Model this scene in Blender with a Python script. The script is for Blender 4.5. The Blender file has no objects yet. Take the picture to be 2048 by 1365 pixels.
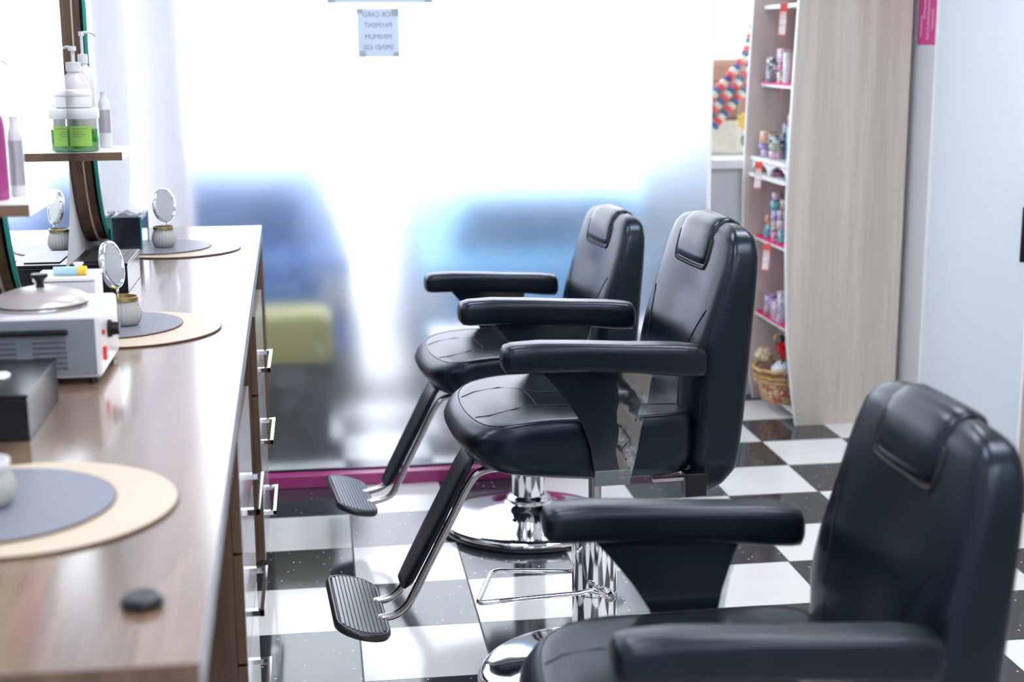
import bpy, math, random
from mathutils import Vector, Matrix
random.seed(7)
D = bpy.data
C = bpy.context.scene.collection
scene = bpy.context.scene
PI = math.pi
R = math.radians
T = 0.333                                    # floor tile size

# ---------------------------------------------------------------- camera
cam_d = D.cameras.new('camera'); cam = D.objects.new('camera', cam_d); C.objects.link(cam)
pit, yaw, rol = .2038, .1345, -.0066
fwd = Vector((math.sin(yaw)*math.cos(pit), math.cos(yaw)*math.cos(pit), -math.sin(pit)))
rt = Vector((math.cos(yaw), -math.sin(yaw), 0)); up = rt.cross(fwd)
r2 = rt*math.cos(rol) + up*math.sin(rol); u2 = -rt*math.sin(rol) + up*math.cos(rol)
cam.matrix_world = Matrix(((r2.x, u2.x, -fwd.x, -.23*T), (r2.y, u2.y, -fwd.y, -14.2*T), (r2.z, u2.z, -fwd.z, 4.725*T), (0, 0, 0, 1)))
cam_d.sensor_width = 36; cam_d.lens = 2875/2048*36
cam_d.clip_start = .05; cam_d.clip_end = 200
cam_d.dof.use_dof = True; cam_d.dof.focus_distance = 3.55; cam_d.dof.aperture_fstop = 2.8
scene.camera = cam

# ---------------------------------------------------------------- light
scene.view_settings.view_transform = 'Standard'; scene.view_settings.look = 'None'
scene.view_settings.gamma = 1; scene.view_settings.use_curve_mapping = False
scene.view_settings.exposure = 0.62
w = D.worlds.new('overcast_sky'); scene.world = w; w.use_nodes = True
bg = w.node_tree.nodes['Background']; bg.inputs[0].default_value = (.88, .95, 1.0, 1); bg.inputs[1].default_value = 3.0
CEIL_EMIT = 12.0
sun_d = D.lights.new('fill_sun', 'SUN'); sun_d.energy = 5.0; sun_d.angle = R(3); sun_d.color = (1, .97, .93)
fill_sun = D.objects.new('fill_sun', sun_d); C.objects.link(fill_sun); fill_sun.location = (0, -3, 12); fill_sun.rotation_euler = (R(20), R(3), 0)   # added to whiten the street outside, high over the shop roof
scene.cycles.use_denoising = True
scene.cycles.max_bounces = 10; scene.cycles.transmission_bounces = 8; scene.cycles.diffuse_bounces = 4
scene.cycles.glossy_bounces = 5; scene.cycles.transparent_max_bounces = 12
scene.cycles.sample_clamp_indirect = 6

# ---------------------------------------------------------------- materials
def nt(name):
    m = D.materials.new(name); m.use_nodes = True
    return m, m.node_tree, m.node_tree.nodes['Principled BSDF']
def mat(name, col, rough=.5, metal=0, spec=None, trans=0, ior=None, emit=None, estr=0, coat=0, noise=0, nscale=40, bump=0, alpha=1, sheen=0):
    m, t, b = nt(name)
    b.inputs['Base Color'].default_value = (*col, 1); b.inputs['Roughness'].default_value = rough
    b.inputs['Metallic'].default_value = metal
    if spec is not None: b.inputs['Specular IOR Level'].default_value = spec
    if trans: b.inputs['Transmission Weight'].default_value = trans
    if ior: b.inputs['IOR'].default_value = ior
    if emit: b.inputs['Emission Color'].default_value = (*emit, 1); b.inputs['Emission Strength'].default_value = estr
    if coat: b.inputs['Coat Weight'].default_value = coat; b.inputs['Coat Roughness'].default_value = .06
    b.inputs['Alpha'].default_value = alpha
    tc = t.nodes.new('ShaderNodeTexCoord'); nz = t.nodes.new('ShaderNodeTexNoise'); nz.inputs['Scale'].default_value = nscale
    t.links.new(tc.outputs['Object'], nz.inputs['Vector'])
    if noise:
        mx = t.nodes.new('ShaderNodeMix'); mx.data_type = 'RGBA'
        mx.inputs[6].default_value = (*[c*(1-noise) for c in col], 1); mx.inputs[7].default_value = (*[min(1, c*(1+noise)) for c in col], 1)
        t.links.new(nz.outputs['Fac'], mx.inputs[0]); t.links.new(mx.outputs[2], b.inputs['Base Color'])
    if bump:
        bp = t.nodes.new('ShaderNodeBump'); bp.inputs['Strength'].default_value = bump; bp.inputs['Distance'].default_value = .002
        t.links.new(nz.outputs['Fac'], bp.inputs['Height']); t.links.new(bp.outputs[0], b.inputs['Normal'])
    return m
def wood(name, c1, c2, axis, rough=.4, scale=6, coat=0, stretch=.06, fine=1):
    m, t, b = nt(name)
    tc = t.nodes.new('ShaderNodeTexCoord'); mp = t.nodes.new('ShaderNodeMapping')
    s = [1, 1, 1]; s[axis] = stretch; mp.inputs['Scale'].default_value = s
    n1 = t.nodes.new('ShaderNodeTexNoise'); n1.inputs['Scale'].default_value = scale; n1.inputs['Detail'].default_value = 6; n1.inputs['Distortion'].default_value = .6
    n2 = t.nodes.new('ShaderNodeTexNoise'); n2.inputs['Scale'].default_value = scale*9; n2.inputs['Detail'].default_value = 4
    ad = t.nodes.new('ShaderNodeMath'); ad.operation = 'MULTIPLY_ADD'; ad.inputs[1].default_value = .45*fine
    cr = t.nodes.new('ShaderNodeValToRGB'); cr.color_ramp.elements[0].position = .5; cr.color_ramp.elements[1].position = .85
    cr.color_ramp.elements[0].color = (*c1, 1); cr.color_ramp.elements[1].color = (*c2, 1)
    t.links.new(tc.outputs['Object'], mp.inputs[0]); t.links.new(mp.outputs[0], n1.inputs['Vector']); t.links.new(mp.outputs[0], n2.inputs['Vector'])
    t.links.new(n2.outputs['Fac'], ad.inputs[0]); t.links.new(n1.outputs['Fac'], ad.inputs[2])
    t.links.new(ad.outputs[0], cr.inputs[0]); t.links.new(cr.outputs[0], b.inputs['Base Color'])
    b.inputs['Roughness'].default_value = rough
    if coat: b.inputs['Coat Weight'].default_value = coat; b.inputs['Coat Roughness'].default_value = .12
    return m
def floor_mat():
    m, t, b = nt('checker_tiles'); N = t.nodes.new; L = t.links.new
    geo = N('ShaderNodeNewGeometry'); sp = N('ShaderNodeSeparateXYZ'); L(geo.outputs['Position'], sp.inputs[0])
    def mth(op, a, bb=None, c=None):
        n = N('ShaderNodeMath'); n.operation = op
        for i, v in enumerate((a, bb, c)):
            if v is None: continue
            if isinstance(v, (int, float)): n.inputs[i].default_value = v
            else: L(v, n.inputs[i])
        return n.outputs[0]
    xs = mth('DIVIDE', sp.outputs[0], T); ys = mth('DIVIDE', sp.outputs[1], T)
    par = mth('FLOORED_MODULO', mth('ADD', mth('FLOOR', xs), mth('FLOOR', ys)), 2.0)
    gx = mth('ABSOLUTE', mth('SUBTRACT', mth('FRACT', mth('ADD', xs, .5)), .5)); gy = mth('ABSOLUTE', mth('SUBTRACT', mth('FRACT', mth('ADD', ys, .5)), .5))
    grout = mth('MAXIMUM', mth('LESS_THAN', gx, .008), mth('LESS_THAN', gy, .0035))
    nz = N('ShaderNodeTexNoise'); nz.inputs['Scale'].default_value = 5; nz.inputs['Detail'].default_value = 5; L(geo.outputs['Position'], nz.inputs['Vector'])
    wh = N('ShaderNodeMix'); wh.data_type = 'RGBA'; wh.inputs[6].default_value = (.76, .75, .74, 1); wh.inputs[7].default_value = (.90, .90, .90, 1); L(nz.outputs['Fac'], wh.inputs[0])
    vo = N('ShaderNodeTexVoronoi'); vo.inputs['Scale'].default_value = 55; L(geo.outputs['Position'], vo.inputs['Vector'])
    sepc = N('ShaderNodeSeparateColor'); L(vo.outputs['Color'], sepc.inputs[0])
    fleck = mth('MULTIPLY', mth('LESS_THAN', vo.outputs['Distance'], .16), mth('GREATER_THAN', sepc.outputs[0], .78))
    n3 = N('ShaderNodeTexNoise'); n3.inputs['Scale'].default_value = 420; L(geo.outputs['Position'], n3.inputs['Vector'])
    dk0 = N('ShaderNodeMix'); dk0.data_type = 'RGBA'; dk0.inputs[6].default_value = (.008, .010, .014, 1); dk0.inputs[7].default_value = (.05, .06, .075, 1); L(n3.outputs['Fac'], dk0.inputs[0])
    dk = N('ShaderNodeMix'); dk.data_type = 'RGBA'; dk.inputs[7].default_value = (.75, .8, .85, 1); L(dk0.outputs[2], dk.inputs[6]); L(fleck, dk.inputs[0])
    c = N('ShaderNodeMix'); c.data_type = 'RGBA'; L(par, c.inputs[0]); L(wh.outputs[2], c.inputs[6]); L(dk.outputs[2], c.inputs[7])
    g = N('ShaderNodeMix'); g.data_type = 'RGBA'; g.inputs[7].default_value = (.03, .035, .04, 1); L(c.outputs[2], g.inputs[6]); L(grout, g.inputs[0])
    L(g.outputs[2], b.inputs['Base Color'])
    ro = mth('MULTIPLY_ADD', nz.outputs['Fac'], .06, .07); L(mth('MAXIMUM', ro, mth('MULTIPLY', grout, .5)), b.inputs['Roughness'])
    b.inputs['Specular IOR Level'].default_value = .6
    return m
def frosted():
    m = D.materials.new('frosted_glass'); m.use_nodes = True; t = m.node_tree; N = t.nodes.new; L = t.links.new
    t.nodes.clear(); out = N('ShaderNodeOutputMaterial')
    gl = N('ShaderNodeBsdfGlass'); gl.inputs['Roughness'].default_value = .31; gl.inputs['IOR'].default_value = 1.25; gl.inputs['Color'].default_value = (.97, .985, 1, 1)
    tr = N('ShaderNodeBsdfTranslucent'); tr.inputs['Color'].default_value = (.93, .96, 1, 1)
    mx = N('ShaderNodeMixShader'); geo = N('ShaderNodeNewGeometry')
    nz = N('ShaderNodeTexNoise'); nz.inputs['Scale'].default_value = 7; nz.inputs['Detail'].default_value = 9; nz.inputs['Distortion'].default_value = 1.2
    L(geo.outputs['Position'], nz.inputs['Vector'])
    ma = N('ShaderNodeMapRange'); ma.inputs[1].default_value = .45; ma.inputs[2].default_value = .75; ma.inputs[3].default_value = .025; ma.inputs[4].default_value = .07
    L(nz.outputs['Fac'], ma.inputs[0]); L(ma.outputs[0], mx.inputs[0]); L(gl.outputs[0], mx.inputs[1]); L(tr.outputs[0], mx.inputs[2]); L(mx.outputs[0], out.inputs[0])
    return m
def paper(name, col, back=.45):
    m = D.materials.new(name); m.use_nodes = True; t = m.node_tree; N = t.nodes.new; L = t.links.new
    t.nodes.clear(); out = N('ShaderNodeOutputMaterial'); d = N('ShaderNodeBsdfDiffuse'); tr = N('ShaderNodeBsdfTranslucent'); mx = N('ShaderNodeMixShader')
    d.inputs[0].default_value = (*col, 1); tr.inputs[0].default_value = (*col, 1); mx.inputs[0].default_value = back
    L(d.outputs[0], mx.inputs[1]); L(tr.outputs[0], mx.inputs[2]); L(mx.outputs[0], out.inputs[0]); return m
def film(name, tint=(1, 1, 1), amt=.75, rough=.12):
    m = D.materials.new(name); m.use_nodes = True; t = m.node_tree; N = t.nodes.new; L = t.links.new
    t.nodes.clear(); out = N('ShaderNodeOutputMaterial'); tp = N('ShaderNodeBsdfTransparent'); gl = N('ShaderNodeBsdfGlossy'); mx = N('ShaderNodeMixShader')
    tp.inputs[0].default_value = (*tint, 1); gl.inputs['Roughness'].default_value = rough; mx.inputs[0].default_value = 1-amt
    nz = N('ShaderNodeTexNoise'); nz.inputs['Scale'].default_value = 9; bp = N('ShaderNodeBump'); bp.inputs['Strength'].default_value = .35; bp.inputs['Distance'].default_value = .01
    tc = N('ShaderNodeTexCoord'); L(tc.outputs['Object'], nz.inputs['Vector']); L(nz.outputs['Fac'], bp.inputs['Height']); L(bp.outputs[0], gl.inputs['Normal'])
    L(tp.outputs[0], mx.inputs[1]); L(gl.outputs[0], mx.inputs[2]); L(mx.outputs[0], out.inputs[0]); return m
def glitter(name, a, b_, scale=160):
    m, t, b = nt(name); N = t.nodes.new; L = t.links.new
    tc = N('ShaderNodeTexCoord'); vo = N('ShaderNodeTexVoronoi'); vo.inputs['Scale'].default_value = scale; L(tc.outputs['Object'], vo.inputs['Vector'])
    sp = N('ShaderNodeSeparateColor'); L(vo.outputs['Color'], sp.inputs[0])
    cr = N('ShaderNodeValToRGB'); cr.color_ramp.interpolation = 'CONSTANT'; cr.color_ramp.elements[0].color = (*a, 1)
    cr.color_ramp.elements[1].color = (.9, .88, .9, 1); cr.color_ramp.elements[1].position = .93
    e = cr.color_ramp.elements.new(.45); e.color = (*b_, 1)
    cr.color_ramp.elements[2].position = .94
    L(sp.outputs[0], cr.inputs[0]); L(cr.outputs[0], b.inputs['Base Color']); b.inputs['Roughness'].default_value = .25; return m

M = {}
M['leather'] = mat('black_leather', (.003, .006, .011), .28, spec=.42, nscale=260, bump=.10)
M['leather'].node_tree.nodes['Principled BSDF'].inputs['Specular Tint'].default_value = (.66, .80, 1, 1)  # blue of the window light put into the highlight colour
M['leather2'] = mat('black_leather_arm', (.003, .006, .010), .31, spec=.42, nscale=220, bump=.12)
M['leather2'].node_tree.nodes['Principled BSDF'].inputs['Specular Tint'].default_value = (.74, .80, 1, 1)  # lilac cast of the light on the arms put into the highlights
M['seam'] = mat('dark_stitching_and_shade', (.004, .005, .007), .6)
M['chrome'] = mat('chrome', (.86, .88, .92), .05, 1)
M['steel'] = mat('brushed_tube', (.46, .44, .44), .2, 1)
M['rubber'] = mat('black_rubber', (.012, .013, .017), .33, spec=.6)
M['tread'] = mat('sheen_rubber_tread', (.05, .055, .065), .22, spec=.9)  # ribs coloured lighter than the plate to paint in reflected light
M['gloss'] = mat('black_gloss', (.008, .013, .020), .14, spec=.6)
M['film'] = film('plastic_film', (.8, .85, .9), .66, .12)
M['footfilm'] = mat('clear_moulded_plastic', (.25, .28, .32), .15, trans=.5, ior=1.3)
M['wrap'] = film('clear_wrap', (.97, .96, .98), .88, .12)
M['ctop'] = wood('countertop_wood', (.115, .066, .040), (.27, .175, .115), 1, .22, 7, coat=1)
M['edge'] = mat('grey_edge_band', (.33, .34, .38), .3, spec=.6)
M['dwood'] = wood('dark_walnut', (.055, .030, .018), (.16, .095, .058), 2, .42, 9)
M['front'] = mat('grey_gloss_front', (.42, .39, .40), .16, spec=.6)
M['ash'] = wood('light_ash_panel', (.50, .43, .365), (.66, .59, .52), 2, .5, 10, stretch=.04, fine=.9)
M['ashin'] = wood('light_ash_inner', (.58, .47, .42), (.72, .61, .56), 2, .5, 9, stretch=.045, fine=.7)
M['white'] = mat('white_laminate', (.86, .85, .86), .35)
M['wallw'] = mat('white_paint', (.78, .81, .88), .5, noise=.02, nscale=3)
M['wallg'] = mat('grey_paint', (.62, .63, .66), .55)
M['tan'] = mat('tan_wall_tile', (.45, .38, .32), .4)
M['doorp'] = mat('gloss_door_panel', (.72, .77, .84), .22, noise=.03, nscale=2)
M['floor'] = floor_mat()
M['frost'] = frosted()
M['mirror'] = mat('mirror_silver', (.92, .95, .95), .012, 1)
M['green'] = mat('glass_edge_green', (.02, .30, .26), .15, spec=.6)
M['pink'] = mat('magenta_paint', (.42, .05, .22), .3, spec=.5)
M['pinkp'] = mat('pink_paper', (.62, .05, .26), .5)
M['hot'] = mat('hot_pink_felt', (.85, .01, .18), .7)
M['black'] = mat('black_plastic', (.005, .006, .008), .3, spec=.35)
M['bleather'] = mat('black_box_leather', (.004, .005, .008), .22, spec=.4, nscale=120, bump=.1)
M['beige'] = mat('beige_placemat', (.60, .49, .38), .45, noise=.04, nscale=60)
M['grey'] = mat('grey_placemat', (.20, .21, .26), .38, noise=.05, nscale=120)
M['matedge'] = mat('brown_mat_edge', (.10, .05, .035), .5)
M['wplastic'] = mat('white_plastic', (.66, .67, .70), .3)
M['cream'] = mat('cream_enamel', (.72, .72, .76), .28)
M['lid'] = mat('aged_metal_lid', (.55, .50, .49), .33, .35, noise=.15, nscale=25)
M['heatf'] = mat('shaded_heater_face', (.20, .22, .26), .35)  # shade of the white heater's near face put into its colour
M['slot'] = mat('louver_shadow', (.08, .09, .12), .5)
M['red'] = mat('red_switch', (.8, .03, .03), .35)
M['gel'] = mat('green_gel', (.012, .24, .008), .12, trans=.12, ior=1.35)
M['clear'] = film('clear_plastic', (.93, .98, .95), .86, .06)
M['clearglass'] = film('clear_glass', (.95, .98, .98), .90, .03)
M['lime'] = mat('lime_label', (.27, .52, .09), .5)
M['ink'] = mat('label_ink', (.10, .20, .08), .6)
M['magenta'] = mat('magenta_lotion', (.33, .045, .20), .3)
M['silver'] = mat('silver_label', (.45, .45, .50), .35, .4)
M['gold'] = mat('gold_rim', (.42, .33, .16), .3, .9)
M['ribglass'] = mat('ribbed_glass', (.62, .62, .60), .12, trans=.35, ior=1.3)
M['wax'] = mat('jar_filling', (.42, .40, .42), .6, noise=.3, nscale=120)
M['waxp'] = mat('pale_jar_filling', (.62, .66, .54), .5)
M['tissue'] = paper('tissue_paper', (.93, .94, .96), .3)
M['blue'] = mat('blue_roll', (.45, .68, .82), .4)
M['yellow'] = mat('yellow_cap', (.85, .58, .06), .4)
M['notice'] = paper('notice_paper', (.70, .76, .84), .5)
M['tape'] = paper('tape', (.52, .62, .68), .45)
M['letter'] = mat('faded_print', (.20, .24, .33), .6)
M['wicker'] = wood('wicker', (.40, .20, .07), (.72, .47, .22), 0, .5, 60, stretch=1)
M['floral'] = glitter('floral_cloth', (.55, .10, .07), (.62, .42, .14), 90)
M['tagw'] = mat('tag_white', (.90, .88, .88), .5)
M['tagr'] = mat('tag_red', (.85, .10, .08), .5)
M['petal'] = mat('red_petals', (.85, .02, .03), .55)
M['ypet'] = mat('yellow_petals', (.90, .55, .02), .55)
M['leaf'] = mat('green_leaf', (.12, .22, .05), .55)
M['brownl'] = mat('tan_bag_leather', (.42, .20, .12), .45, noise=.1, nscale=12)
M['cloth'] = mat('cream_cloth', (.75, .68, .58), .8, noise=.12, nscale=60, bump=.4)
M['ceil'] = mat('ceiling_paint', (.8, .8, .82), .7)
M['pave'] = mat('pavement', (.55, .55, .57), .8, noise=.1, nscale=2)
M['carblue'] = mat('blue_car_paint', (.004, .075, .27), .6)
M['carpale'] = mat('pale_blue_car_paint', (.13, .36, .62), .6)
M['cargrass'] = mat('car_window_glass', (.006, .07, .20), .5)
M['carglass2'] = mat('pale_car_window_glass', (.05, .15, .28), .5)
M['plate'] = mat('yellow_plate', (.30, .27, .04), .5)
M['render'] = mat('white_render', (.85, .80, .84), .7)
M['tyre'] = mat('tyre', (.02, .02, .022), .7)
em = D.materials.new('led_panel'); em.use_nodes = True
eb = em.node_tree.nodes['Principled BSDF']; eb.inputs['Emission Color'].default_value = (.90, .95, 1, 1); eb.inputs['Emission Strength'].default_value = CEIL_EMIT
M['led'] = em

# ---------------------------------------------------------------- helpers
class MB:
    def __init__(s): s.v = []; s.f = []
    def add(s, v, f):
        n = len(s.v); s.v += [tuple(p) for p in v]; s.f += [tuple(i+n for i in q) for q in f]; return s
    def box(s, x0, x1, y0, y1, z0, z1):
        return s.add([(x0, y0, z0), (x1, y0, z0), (x1, y1, z0), (x0, y1, z0), (x0, y0, z1), (x1, y0, z1), (x1, y1, z1), (x0, y1, z1)],
                     [(0, 3, 2, 1), (4, 5, 6, 7), (0, 1, 5, 4), (1, 2, 6, 5), (2, 3, 7, 6), (3, 0, 4, 7)])
    def loft(s, rings, cap=True):
        n = len(rings[0]); v = [p for r in rings for p in r]; f = []
        for i in range(len(rings)-1):
            for j in range(n):
                k = (j+1) % n; f.append((i*n+j, i*n+k, (i+1)*n+k, (i+1)*n+j))
        if cap: f.append(tuple(range(n-1, -1, -1))); f.append(tuple((len(rings)-1)*n+j for j in range(n)))
        return s.add(v, f)
    def lathe(s, prof, c=(0, 0, 0), n=40, flute=0, nfl=0, axis=None):
        rings = []
        for r, z in prof:
            ring = []
            for j in range(n):
                a = 2*PI*j/n; rr = r*(1+flute*math.cos(nfl*a)) if flute else r
                p = Vector((rr*math.cos(a), rr*math.sin(a), z))
                if axis: p = axis @ p
                ring.append((c[0]+p.x, c[1]+p.y, c[2]+p.z))
            rings.append(ring)
        return s.loft(rings)
    def tube(s, pts, r, n=10, closed=False):
        P = [Vector(p) for p in pts]; rings = []; m = len(P); prev = None
        for i, p in enumerate(P):
            a = P[(i-1) % m] if (i or closed) else p; b = P[(i+1) % m] if (i < m-1 or closed) else p
            d = (b-a).normalized()
            if prev is None:
                u = d.cross(Vector((0, 0, 1)))
                if u.length < .1: u = d.cross(Vector((1, 0, 0)))
                u.normalize()
            else:
                u = (prev - d*prev.dot(d)).normalized()
            prev = u; v = d.cross(u); rad = r[i] if isinstance(r, (list, tuple)) else r
            rings.append([tuple(p + u*rad*math.cos(2*PI*k/n) + v*rad*math.sin(2*PI*k/n)) for k in range(n)])
        if closed: rings.append(rings[0])
        return s.loft(rings, not closed)
    def prism(s, poly, ax, a, b):           # poly in the two axes other than ax
        def P(p, w):
            return {0: (w, p[0], p[1]), 1: (p[0], w, p[1]), 2: (p[0], p[1], w)}[ax]
        return s.loft([[P(p, a) for p in poly], [P(p, b) for p in poly]])
    def obj(s, name, m, parent=None, smooth=0, bevel=0, sub=0, loc=None, segs=2):
        me = D.meshes.new(name); me.from_pydata(s.v, [], s.f); me.validate(); me.update()
        import bmesh
        bm = bmesh.new(); bm.from_mesh(me); bmesh.ops.remove_doubles(bm, verts=bm.verts, dist=1e-6); bmesh.ops.recalc_face_normals(bm, faces=bm.faces); bm.to_mesh(me); bm.free()
        if smooth:
            for p in me.polygons: p.use_smooth = True
            if smooth < 180:
                try: me.set_sharp_from_angle(angle=R(smooth))
                except Exception: pass
        me.materials.append(M[m] if isinstance(m, str) else m)
        o = D.objects.new(name, me); C.objects.link(o)
        if parent: o.parent = parent
        if loc: o.location = loc
        if bevel:
            b = o.modifiers.new('bevel', 'BEVEL'); b.width = bevel; b.segments = segs; b.limit_method = 'ANGLE'; b.angle_limit = R(40)
            for p in me.polygons: p.use_smooth = True
            b.harden_normals = True
        if sub:
            b = o.modifiers.new('sub', 'SUBSURF'); b.levels = sub; b.render_levels = sub
            for p in me.polygons: p.use_smooth = True
        return o
def tag(o, label, cat, group=None, kind=None):
    if label: o['label'] = label
    if cat: o['category'] = cat
    if group: o['group'] = group
    if kind: o['kind'] = kind
    return o
def thing(name, label, cat, loc=(0, 0, 0), rz=0, group=None):
    o = D.objects.new(name, None); C.objects.link(o); o.location = loc; o.rotation_euler = (0, 0, rz); o.empty_display_size = .05
    return tag(o, label, cat, group)
def struct(o): o['kind'] = 'structure'; return o
def box(x0, x1, y0, y1, z0, z1): return MB().box(x0, x1, y0, y1, z0, z1)
def catmull(pts, k=6):
    P = [Vector(p) for p in pts]; out = []
    for i in range(len(P)-1):
        a = P[max(i-1, 0)]; b = P[i]; c = P[i+1]; d = P[min(i+2, len(P)-1)]
        for j in range(k):
            t = j/k; out.append(.5*((2*b)+(-a+c)*t+(2*a-5*b+4*c-d)*t*t+(-a+3*b-3*c+d)*t**3))
    out.append(P[-1]); return out
def sell(n, hw, hh, e):                     # superellipse outline
    o = []
    for j in range(n):
        a = 2*PI*(j+.5)/n; c, s_ = math.cos(a), math.sin(a)
        r = (abs(c)**e+abs(s_)**e)**(-1/e); o.append((hw*c*r, hh*s_*r))
    return o
def text_mesh(body, size, name, m, parent, matw, ext=.0004):
    cu = D.curves.new(name, 'FONT'); cu.body = body; cu.size = size; cu.extrude = ext; cu.align_x = 'CENTER'; cu.align_y = 'CENTER'
    o = D.objects.new(name, cu); C.objects.link(o)
    dg = bpy.context.evaluated_depsgraph_get(); me = D.meshes.new_from_object(o.evaluated_get(dg)); D.objects.remove(o)
    me.transform(matw); me.materials.clear(); me.materials.append(M[m]); o2 = D.objects.new(name, me); C.objects.link(o2)
    if parent: o2.parent = parent
    return o2
def copy_tree(o, parent=None):
    c = o.copy(); C.objects.link(c); c.parent = parent
    for ch in list(o.children): copy_tree(ch, c)
    return c

# ---------------------------------------------------------------- the room
YG = .385; XL = -.78; XR = 2.33; YB = 1.45; YF = -7.0; ZC = 2.7
struct(box(XL-.1, XR+.1, YF-.1, YB+.1, -.12, 0).obj('floor', 'floor'))
struct(box(XL-.1, XR+.1, YF-.1, YB+.1, ZC, ZC+.1).obj('ceiling', 'ceil'))
struct(box(XL-.1, XL, YF, YG+.03, 0, ZC).obj('wall_left', 'wallw'))
struct(box(XL-.1, XR+.1, YF-.1, YF, 0, ZC).obj('wall_near', 'wallw'))
# frosted shop window with its magenta sill rail
o = thing('window_1', None, None, (0, YG, 0)); struct(o)
box(XL, 1.345, 0, .008, .046, ZC).obj('frosted_pane', 'frost', o)
box(1.342, 1.352, -.003, .012, .046, ZC).obj('pane_edge', 'white', o)
o = MB().box(XL, 1.36, .326, YG+.03, 0, .046).obj('trim_1', 'pink', bevel=.003); struct(o)
MB().box(XL, 1.345, YG-.004, YG+.012, .047, .052).obj('gasket', 'black', o)
struct(box(1.345, 1.353, YG+.03, YB, 0, ZC).obj('window_3', 'frost'))
# right hand wall: tan near part, door, frame, grey strip
struct(box(XR, XR+.1, .70, YB, 0, ZC).obj('wall_right', 'wallg'))
struct(box(XR, XR+.1, YF, -.162, 0, ZC).obj('wall_right_front', 'tan'))
o = thing('door_1', None, None, (XR, .29, 0)); struct(o)
box(.0, .045, -.432, .395, .008, ZC).obj('door_panel', 'doorp', o)
hd = MB().box(-.03, .0, -.431, -.419, .83, 1.02).obj('door_handle', 'black', o, bevel=.003)
struct(box(XR-.006, XR+.05, .686, .70, 0, ZC).obj('trim_2', 'white'))
struct(box(XR-.004, XR+.05, -.162, -.144, 0, ZC).obj('trim_3', 'white'))
# back wall with display window
struct(MB().box(1.345, XR+.1, YB, YB+.06, 0, 1.05).obj('wall_back', 'wallg'))
struct(MB().box(1.345, XR+.1, YB-.03, YB+.5, 1.03, 1.07).obj('trim_4', 'white', bevel=.004))
o = thing('window_2', None, None, (1.6, YB, 1.07)); struct(o)
box(-.25, .8, .0, .006, .0, ZC-1.07).obj('clear_pane', 'clearglass', o)

# outside
struct(box(-9, 12, YG+.06, 1.15, -.8, -.02).obj('pavement', 'pave'))
struct(box(-9, 12, 1.15, 40, -.8, -.13).obj('street', 'pave'))

# ---------------------------------------------------------------- ceiling lights
k = 0
for x in (.1, 1.5):
    for y in (-.9, -2.7, -4.5, -6.2):
        o = thing('ceiling_light', 'square flat white LED panel set in the ceiling above the room', 'light', (x, y, ZC), group='flush panels in the ceiling')
        box(-.31, .31, -.31, .31, -.02, -.001).obj('light_frame', 'white', o)
        box(-.29, .29, -.29, .29, -.024, -.0205).obj('diffuser', 'led', o)

# ---------------------------------------------------------------- salon counter
def xe(y): return -.264-.0165*y
Y0, Y1 = -3.335, .33
ct = thing('salon_counter', 'long wood-effect salon counter with grey edge running along the left wall to the window', 'counter', (0, 0, 0))
def slab(z0, z1, ins=0, y0=Y0, y1=Y1, xl=XL+.002):
    p = [(xl, y0), (xe(y0)-ins, y0), (xe(y1)-ins, y1), (xl, y1)]
    return MB().prism(p, 2, z0, z1)
slab(.918, .96, .0015).obj('worktop', 'ctop', ct)
MB().prism([(xe(Y0)-.0015, Y0), (xe(Y0), Y0), (xe(Y1), Y1), (xe(Y1)-.0015, Y1)], 2, .918, .9602).obj('edge_band', 'edge', ct)
MB().box(XL+.002, xe(Y0)-.0015, Y0-.0015, Y0-.0002, .918, .9602).obj('end_band', 'dwood', ct)
MB().box(XL+.002, xe(Y0)-.02, Y0+.012, Y0+.04, 0, .918).obj('end_panel', 'dwood', ct)
MB().box(XL+.002, -.268, .20, .32, .15, .918).obj('support_panel', 'dwood', ct)
MB().box(XL+.002, XL+.02, Y0+.045, .19, .30, .917).obj('back_panel', 'dwood', ct)

def drawer_unit(yn, label, xf):
    t = thing('drawer_unit', label, 'drawers', (xf, yn, .15), group='drawer units under the counter')
    d = .46; h = .762; wy = .45
    MB().box(-d, -.002, 0, wy, 0, h).obj('carcass', 'dwood', t)
    for i in range(3):
        z1 = h-.06-i*.225; z0 = z1-.218 if i < 2 else .004
        f = MB().box(-.001, .016, .0, wy, z0, z1).obj('drawer', 'dwood', t)
        MB().box(.0162, .018, .0, wy, z0, z1).obj('drawer_face', 'front', f)
        zc = (.53, .32, .11)[i]
        hb = MB()
        for s in (-1, 1): hb.box(.018, .048, wy/2+s*.12-.006, wy/2+s*.12+.006, zc-.006, zc+.006)
        hb.box(.040, .048, wy/2-.126, wy/2+.126, zc-.007, zc+.007)
        hb.obj('handle', 'chrome', f)
    return t
drawer_unit(-.83, 'dark walnut drawer unit with grey fronts under the far end of the counter', -.27)
drawer_unit(-2.10, 'dark walnut drawer unit with grey fronts under the middle of the counter', -.255)

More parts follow.
